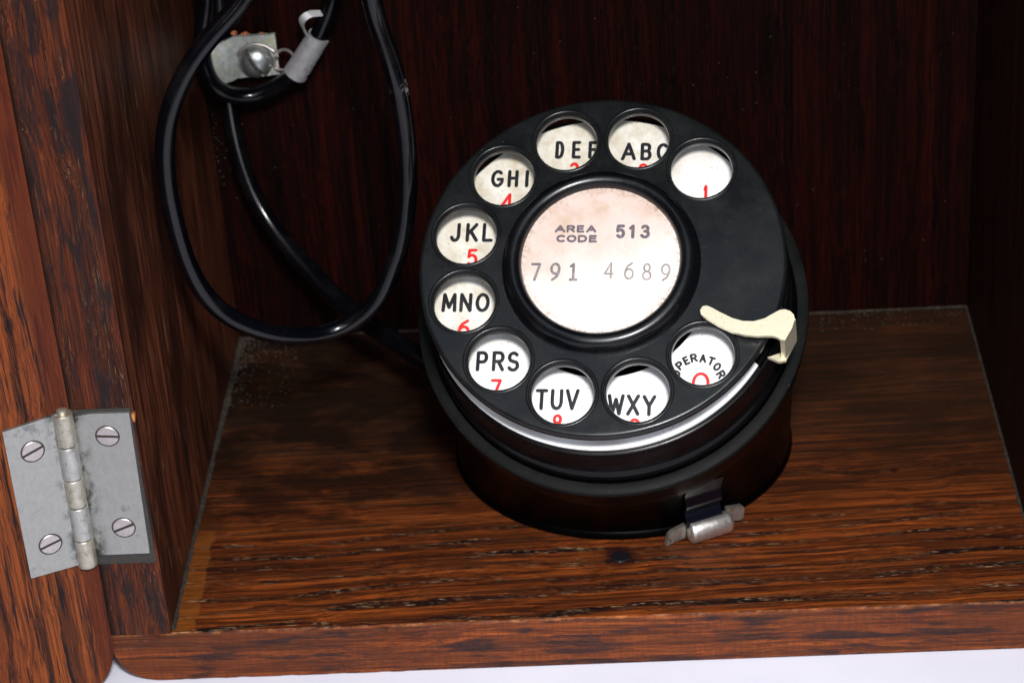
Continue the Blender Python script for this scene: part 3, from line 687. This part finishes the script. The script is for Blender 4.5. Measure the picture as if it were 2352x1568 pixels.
cord_path = catmull(path, 9)
for _ in range(60):
    cord_path = [cord_path[0]] + [cord_path[i] * 0.5 + (cord_path[i - 1] + cord_path[i + 1]) * 0.25 for i in range(1, len(cord_path) - 1)] + [cord_path[-1]]
bm = bmesh.new(); tube(bm, cord_path, lambda u: 2.12 + 0.55 * max(0.0, 1 - u / 0.13) + 0.05 * mn.noise(Vector((u * 60, 0, 0))), 20)
cord = link('cord', None, wm=MW(t=(60, 60, 10)))
cord['label'] = 'glossy black rubber cord running from the dial and looping in front of the back board'
cord['category'] = 'cord'
link('cable', mesh(bm, 60), M_CORD, cord)
# crimped lead sleeve with a jagged seam
def sleeve():
    P = [Vector((24.9, 113.2, 80.6)), Vector((32.0, 112, 90.9))]; t = (P[1] - P[0]).normalized()
    toward = (CAM - P[0]).normalized(); toward = (toward - t * toward.dot(t)).normalized(); sidev = t.cross(toward)
    bm = bmesh.new(); n = 26; rings = []
    for i in range(n + 1):
        u = i / n; c = P[0].lerp(P[1], u); rr = 3.0 - 0.25 * u
        jag = 0.45 * mn.noise(Vector((u * 9, 1, 0))) + 0.45 * mn.noise(Vector((u * 23, 5, 0)))
        a0, a1 = radians(-205), radians(78) + jag
        row = []
        for rad in (rr, rr - 0.45):
            for k in range(25):
                a = a0 + (a1 - a0) * k / 24
                row.append(bm.verts.new(c + (toward * cos(a) + sidev * sin(a)) * rad + t * (0.35 * sin(a * 1.3) * (1 if i == n else 0))))
        rings.append(row)
    for i in range(n):
        for off in (0, 25):
            for k in range(24): bm.faces.new((rings[i][off + k], rings[i + 1][off + k], rings[i + 1][off + k + 1], rings[i][off + k + 1]))
        for k, kk in ((0, 25), (24, 49)): bm.faces.new((rings[i][k], rings[i + 1][k], rings[i + 1][kk], rings[i][kk]))
    for i in (0, n):
        for k in range(24): bm.faces.new((rings[i][k], rings[i][k + 1], rings[i][26 + k], rings[i][25 + k]))
    # curled tab
    tp = catmull([(29.3, 111.0, 90.0), (28.6, 109.8, 93.2), (28.2, 109.0, 95.6), (28.9, 108.6, 97.1), (30.6, 109.0, 97.9), (33.0, 109.8, 97.6)], 6)
    wd = Vector((0.45, -0.35, -0.65)).normalized(); rw = []
    for i, p in enumerate(tp):
        u = i / (len(tp) - 1); ww = 1.5 - 0.5 * u
        q = Vector((0.25, 0.25, 0.1))
        rw.append([bm.verts.new(p - wd * ww * 0.5), bm.verts.new(p + wd * ww), bm.verts.new(p + wd * ww + q), bm.verts.new(p - wd * ww * 0.5 + q)])
    for i in range(len(rw) - 1):
        for k in range(4): bm.faces.new((rw[i][k], rw[i + 1][k], rw[i + 1][(k + 1) % 4], rw[i][(k + 1) % 4]))
    bm.faces.new(rw[-1]); return bm
link('sleeve', mesh(sleeve(), 40), M_LEAD, cord)
bm = bmesh.new()
tube(bm, catmull([(10.6, 119.6, 83.4), (11.4, 119.4, 84.8), (12.8, 119.4, 85.7), (15.0, 119.4, 86.3), (17.5, 119.4, 85.6), (19.3, 119.2, 84.3), (20.1, 118.8, 83.8), (20.4, 118.0, 83.0)], 6), 0.38, 10)
tube(bm, catmull([(23.6, 115.5, 80.2), (21.8, 118.0, 79.6), (19.6, 119.6, 79.2), (19.1, 119.8, 80.4), (19.5, 119.4, 82.4), (20.9, 118.4, 84.5), (22.8, 117.0, 85.4), (24.3, 115.8, 84.9), (25.2, 114.5, 83.8)], 6), 0.38, 10)
link('hook_wire', mesh(bm, 60), M_SCREW, cord)

# ------------------------------------------------------------------ rotary dial
DC = Vector((97.768, 21.578, 75.604)); X1 = Vector((0.99490, -0.100725, 0.004633)); N1 = Vector((-0.0639785, -0.5950913, 0.8011074)); X2 = N1.cross(X1)
dial = link('rotary_dial', None, wm=MW(t=(100, 68.6, 0)))
dial['label'] = 'black rotary telephone dial with white number plate, tilted on its round housing'
dial['category'] = 'telephone dial'
DL = MW(Matrix((X1, X2, N1)).transposed(), DC)
# finger wheel: 2-D curve with ten holes, rounded all round
def finger_wheel():
    cu = bpy.data.curves.new('c', 'CURVE'); cu.dimensions = '2D'; cu.fill_mode = 'BOTH'
    bev = 0.9; cu.extrude = 0.45 * S; cu.bevel_depth = bev * S; cu.bevel_resolution = 4; cu.offset = -bev * S
    def circ(cx, cy, r, n, rev=False):
        sp = cu.splines.new('POLY'); sp.points.add(n - 1)
        for i in range(n):
            a = 2 * pi * i / n * (-1 if rev else 1)
            sp.points[i].co = ((cx + r * cos(a)) * S, (cy + r * sin(a)) * S, 0, 1)
        sp.use_cyclic_u = True
    circ(0, 0, 38.6, 160)
    for k in range(10):
        a = radians(47.0 + 30 * k); circ(29.75 * cos(a), 29.75 * sin(a), 6.45, 56, True)
    circ(0, 0, 12, 60, True)
    o = bpy.data.objects.new('c', cu); C.objects.link(o)
    dg = bpy.context.evaluated_depsgraph_get()
    me = bpy.data.meshes.new_from_object(o.evaluated_get(dg)); bpy.data.objects.remove(o)
    bm = bmesh.new(); bm.from_mesh(me); bmesh.ops.translate(bm, vec=(0, 0, -1.35 * S), verts=bm.verts)
    bmesh.ops.remove_doubles(bm, verts=bm.verts, dist=1e-7); bmesh.ops.recalc_face_normals(bm, faces=bm.faces)
    for k in range(10):         # low rolled bead round every finger hole
        a = radians(47.0 + 30 * k)
        bead = lathe([(7.2 + 0.45 * cos(radians(t)), -0.24 + 0.45 * sin(radians(t))) for t in range(-20, 201, 20)], 56)
        xform(bead, Matrix.Scale(S, 4) @ Matrix.Translation((29.75 * cos(a), 29.75 * sin(a), 0)))
        bmesh.ops.recalc_face_normals(bead, faces=bead.faces)
        if sum(f.normal.z for f in bead.faces) < 0: bmesh.ops.reverse_faces(bead, faces=bead.faces)
        t_ = bpy.data.meshes.new('t'); bead.to_mesh(t_); bead.free(); bm.from_mesh(t_); bpy.data.meshes.remove(t_)
    bm.to_mesh(me); bm.free()
    for p in me.polygons: p.use_smooth = True
    me.set_sharp_from_angle(angle=radians(40))
    return me
fw = link('finger_wheel', finger_wheel(), M_WHEEL, dial, DL)
wn_ = fw.modifiers.new('weighted', 'WEIGHTED_NORMAL'); wn_.keep_sharp = True; wn_.weight = 100
hp = [(20.9, -0.05), (20.6, 0.25), (20.3, 0.9), (20.1, 1.5)]
hp += [(18.35 + 1.75 * cos(radians(a)), 1.9 + 1.75 * sin(radians(a))) for a in range(0, 181, 12)]
hp += [(16.5, 1.4), (16.3, 1.0), (12, 1.0)]
link('hub_ring', mesh(lathe(hp, 120), 50), M_HUB, dial, DL)
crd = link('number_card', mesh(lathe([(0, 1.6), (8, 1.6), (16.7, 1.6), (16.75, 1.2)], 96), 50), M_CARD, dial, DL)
zc = 1.63
link('printed_letters', letter_mesh([('A', -8.75, 7.15, 2.25, 1.75), ('R', -6.5, 7.13, 1.85, 1.75), ('E', -4.45, 7.11, 1.65, 1.75), ('A', -2.2, 7.1, 2.2, 1.75),
    ('C', -8.45, 4.9, 2.05, 1.75), ('O', -6.25, 4.88, 2.1, 1.75), ('D', -3.95, 4.86, 2.0, 1.75), ('E', -1.75, 4.84, 1.75, 1.75)], 0.50, zc), M_PRINT, crd, DL)
link('printed_numerals', letter_mesh([('5', 3.95, 6.5, 2.1, 3.2), ('1', 6.35, 6.48, 1.5, 3.2), ('3', 9.15, 6.46, 2.15, 3.2)], 0.70, zc), M_PRINT, crd, DL)
link('typed_numerals', letter_mesh([('7', -13.4, -2.72, 2.2, 4.1), ('9', -9.3, -2.7, 2.2, 4.2), ('1s', -5.5, -2.71, 1.8, 4.1)], 0.56, zc), M_TYPE, crd, DL)
link('typed_numerals', letter_mesh([('4', 1.9, -2.37, 2.1, 3.7), ('6', 6.1, -2.48, 2.05, 3.95), ('8', 9.8, -2.68, 2.0, 3.9), ('9', 13.7, -2.83, 2.0, 4.0)], 0.38, zc), M_TYPE_LIGHT, crd, DL)
# number plate
ZP = -9.0
def plate_ring():
    # flat enamelled ring, cut away beside the finger stop's foot
    bm = bmesh.new(); n = 240; rows = []
    for i in range(n):
        a = 2 * pi * i / n; d = math.degrees(a)
        ro = 38.1 if not 331 < d < 352 else 35.2
        rows.append([bm.verts.new((q * cos(a) - (0.35 if q > 30 else 0), q * sin(a), z)) for q, z in ((22.0, ZP - 0.8), (22.0, ZP - 0.12), (22.12, ZP), (ro - 0.4, ZP), (ro - 0.12, ZP), (ro, ZP - 0.12), (ro, ZP - 0.8))])
    for i in range(n):
        A, B = rows[i], rows[(i + 1) % n]
        for j in range(6): bm.faces.new((A[j], B[j], B[j + 1], A[j + 1]))
    return bm
plate = link('number_plate', mesh(plate_ring(), 30), M_ENAMEL, dial, DL)
LET = [[('D', -11.23, 30.92, 1.98, 4.30), ('E', -7.57, 30.90, 2.05, 4.30), ('F', -3.98, 30.87, 2.05, 4.29)],
 [('A', 3.80, 30.42, 3.3, 4.3), ('B', 7.58, 30.35, 2.45, 4.27), ('C', 11.20, 30.26, 2.74, 4.25)],
 [('G', -24.5, 24.07, 2.85, 4.19), ('H', -21.1, 24.05, 2.38, 4.19), ('I', -18.05, 24.03, 0.59, 4.18)],
 [('J', -32.98, 11.25, 2.37, 4.51), ('K', -29.24, 11.24, 2.76, 4.51), ('L', -25.83, 11.24, 2.4, 4.50)],
 [('M', -33.11, -5.16, 3.24, 4.45), ('N', -29.54, -5.15, 2.73, 4.44), ('O', -25.94, -5.14, 3.08, 4.44)],
 [('P', -25.20, -18.55, 2.54, 4.60), ('R', -21.74, -18.53, 2.69, 4.59), ('S', -18.57, -18.59, 2.8, 4.6)],
 [('T', -12.12, -27.07, 2.7, 4.76), ('U', -8.93, -27.05, 2.66, 4.76), ('V', -5.68, -27.02, 2.96, 4.75)],
 [('W', 3.46, -28.07, 3.6, 4.73), ('X', 7.05, -28.11, 2.82, 4.73), ('Y', 10.38, -28.21, 2.93, 4.72)]]
for wd_ in LET: link('letters', letter_mesh(wd_, 0.78, ZP + 0.01), M_BLACK, plate, DL)
oc = (20.85, -22.9); op = []
for ch, x, y in (('O', 15.75, -21.05), ('P', 16.45, -19.25), ('E', 17.75, -18.15), ('R', 19.3, -17.55), ('A', 21.2, -17.65), ('T', 22.95, -18.25), ('O', 24.2, -19.5), ('R', 25.05, -21.2)):
    an = math.atan2((y - oc[1] + 1.2), x - oc[0]) - pi / 2
    op.append((ch, x, y, 1.5 if ch != 'E' else 1.25, 2.0, an))
link('letters', letter_mesh(op, 0.50, ZP + 0.01), M_BLACK, plate, DL)
for it in (('1', 20.66, 20.17, 1.0, 4.28), ('2', 7.10, 25.45, 2.34, 4.24), ('3', -7.80, 25.75, 2.36, 4.26), ('4', -22.09, 18.42, 2.8, 4.33), ('5', -28.85, 5.32, 2.51, 4.13), ('6', -29.58, -11.15, 2.64, 4.24),
           ('7', -21.91, -24.52, 2.37, 3.98), ('8', -8.57, -32.3, 2.42, 4.08), ('9', 7.51, -33.0, 2.40, 4.01), ('0', 20.89, -23.12, 3.72, 4.82)):
    link('numeral', letter_mesh([it], 0.68, ZP + 0.01), M_RED, plate, DL)
# case
cp = [(37.9, -9.9), (38.4, -9.3), (38.65, -9.1), (38.95, -9.2), (39.05, -9.6), (39.05, -10.2), (38.9, -10.6), (38.95, -12), (39.2, -19.6), (39.3, -20.2), (39.7, -20.6), (39.8, -21.2), (39.75, -22.3), (39.75, -26), (38.0, -26)]
link('dial_case', mesh(join(lathe(cp, 128, closed=True), lathe([(0, -10.6), (38.5, -10.6)], 96), lathe([(11, -2.8), (11, -10.8)], 64)), 40), M_CASE, dial, DL)
rp = [(40.0, -26), (40.0, -24.5), (40.15, -24.25), (40.4, -24.2), (42.3, -24.35), (42.55, -24.5), (42.65, -24.8), (42.6, -26)]
link('rim', mesh(lathe(rp, 128, closed=True), 40), M_RIM, dial, DL)
link('cup', mesh(lathe([(42.3, -25.9), (42.2, -27), (41.8, -33), (41.3, -36.5), (40.6, -37.3), (39, -37.6), (0, -37.6)], 128), 40), M_CUP, dial, DL)
# housing: loft from the circle on the floor up to the underside of the tilted cup
def wall_point(a, u):
    ctr = DC + N1 * -37.0
    p0 = Vector((100 + 40.0 * cos(a), 68.6 + 40.0 * sin(a), 2.0)); aa = a + 0.1
    p1 = ctr + (X1 * cos(aa) + X2 * sin(aa)) * 40.0
    # go up nearly straight first, then lean out to the cup
    hx = u ** 1.35; q = p0.lerp(p1, u); q.x = p0.x + (p1.x - p0.x) * hx; q.y = p0.y + (p1.y - p0.y) * hx
    return q
def housing():
    bm = bmesh.new(); n = 120; rows = []
    ctr = DC + N1 * -37.0
    zprof = [(0, 39.2), (0.0, 40.2), (0.6, 40.5), (1.6, 40.3), (2.0, 40.0)]
    for z, r in zprof: rows.append([bm.verts.new((100 + r * cos(2 * pi * i / n), 68.6 + r * sin(2 * pi * i / n), z)) for i in range(n)])
    for s in range(1, 11):
        u = s / 10; row = [bm.verts.new(wall_point(2 * pi * i / n, u)) for i in range(n)]
        rows.append(row)
    for r in range(len(rows) - 1):
        for i in range(n): bm.faces.new((rows[r][i], rows[r][(i + 1) % n], rows[r + 1][(i + 1) % n], rows[r + 1][i]))
    return bm
link('housing', mesh(housing(), 40), M_CUP, dial)
# finger stop
ol = [(21.3, -12.6), (21.15, -11.7), (21.6, -10.9), (22.4, -10.7), (23.2, -11.0), (25.1, -12.1), (27.7, -13.45), (29.9, -14.1), (32.1, -14.15), (34.3, -13.5), (36.1, -12.35), (37.3, -11.65), (38.4, -11.5), (39.5, -11.9), (40.2, -12.7), (40.4, -13.7), (39.9, -15.6), (38.5, -18.3), (37.7, -18.2), (36.8, -17.6), (35.8, -17.35), (32.9, -17.4), (30.4, -17.2), (27.8, -16.5), (25.1, -15.2), (23.1, -13.9), (21.8, -13.1)]
bs = prism(ol[::-1], 1.8, 2.8, 0.28, 3)
u1 = Vector((38.3, -18.1, 0)); u2 = Vector((40.35, -13.3, 0)); nd = Vector(((u2 - u1).y, -(u2 - u1).x, 0)).normalized()
lp = [(u1 - nd * 0.9), (u2 - nd * 1.2), (u2 + nd * 0.25), (u1 + nd * 0.1)]
leg = prism([(p.x, p.y) for p in lp], -9.4, 2.2, 0.25, 2)
foot = prism([(34.6, -17.6), (37.0, -18.6), (38.4, -18.3), (40.2, -14.0), (38.6, -13.9), (37.4, -16.6)], -9.3, -8.2, 0.2, 2)
link('finger_stop', mesh(join(bs, leg, foot), 45), M_IVORY, dial, DL)
# clamp: glossy strap coming down the housing and nickel latch at the floor
AZ = radians(-65.4)
tg = Vector((-sin(AZ), cos(AZ), 0)); rd = Vector((cos(AZ), sin(AZ), 0)); base = Vector((100, 68.6, 0))
LT = MW(Matrix((tg, rd, Vector((0, 0, 1)))).transposed(), base + rd * 40.2)      # x along the rim, y outward, z up
def wall_frame(a, u):
    p = wall_point(a, u); ta = (wall_point(a + 0.01, u) - p).normalized(); tu = (wall_point(a, u + 0.01) - p).normalized()
    nn = ta.cross(tu).normalized()
    if nn.dot(Vector((cos(a), sin(a), 0))) < 0: nn = -nn
    return p, ta, nn
bm = bmesh.new(); hw = 4.4; rr = []
for u, lift in ((1.0, 0.7), (0.85, 0.8), (0.7, 0.9), (0.6, 1.0), (0.55, 2.0), (0.5, 2.2), (0.38, 1.5), (0.3, 1.5), (0.26, 2.6), (0.2, 3.6), (0.1, 3.9), (0.0, 4.0)):
    p, ta, nn = wall_frame(AZ, u)
    q = LT.inverted() @ ((p + nn * lift) * S) / S
    rr.append([bm.verts.new((q.x + sx * hw, q.y + dy, q.z + (0 if dy == 0 else -0.1))) for sx, dy in ((-1, 0), (1, 0), (1, -0.8), (-1, -0.8))])
for i in range(len(rr) - 1):
    for k in range(4): bm.faces.new((rr[i][k], rr[i + 1][k], rr[i + 1][(k + 1) % 4], rr[i][(k + 1) % 4]))
bm.faces.new(rr[0]); bm.faces.new(rr[-1][::-1])
link('strap', mesh(bm, 40), M_STRAP, dial, LT)
lat = link('latch', None, None, dial, LT)
b = lathe([(0, -5.3), (1.6, -5.3), (2.2, -4.9), (2.35, -4.3), (2.35, 4.3), (2.2, 4.9), (1.6, 5.3), (0, 5.3)], 40)
xform(b, Matrix.Rotation(pi / 2, 4, 'Y')); xform(b, Matrix.Diagonal((1, 1.0, 1.15, 1)))
link('roller', mesh(b, 50), M_NICKEL, lat, LT @ MW(t=(0.4, 4.6, 2.9)))
b = prism([(-10.2, 0.5), (-9.4, 3.4), (-8.6, 4.0), (-5.2, 4.7), (-5.2, 1.3)], 2.6, 3.6, 0.3, 2, axes=lambda x, y, z: (x, z, y))
b2 = prism([(5.4, 2.0), (5.4, 5.6), (9.2, 5.0), (9.9, 4.2), (9.6, 1.6), (8.9, 1.2)], 2.4, 3.4, 0.3, 2, axes=lambda x, y, z: (x, z, y))
b3 = prism([(-9.0, 1.2), (8.6, 1.2), (8.6, 2.6), (-9.0, 2.6)], 1.6, 2.5, 0.2, 1, axes=lambda x, y, z: (x, z, y))
link('latch_plate', mesh(join(b, b2, b3), 35), steel('dull_nickel', (0.40, 0.38, 0.34), (0.55, 0.52, 0.48), (0.15, 0.12, 0.08), 0.28, 0.5, 0.9, 0.55), lat, LT)
bq = join(box(-9.0, -5.2, 0.1, 1.6, 11.5, 14.5, 0.4, 2), box(-3.2, 3.6, 0.2, 2.0, 17.5, 20.5, 0.5, 2))
link('clip', mesh(bq, 40), simple('dull_brass', (0.09, 0.075, 0.055), 0.5, 0.3, var=(0.8, (0.02, 0.02, 0.02), 0.45, 0.6, 0.8)), lat, LT)
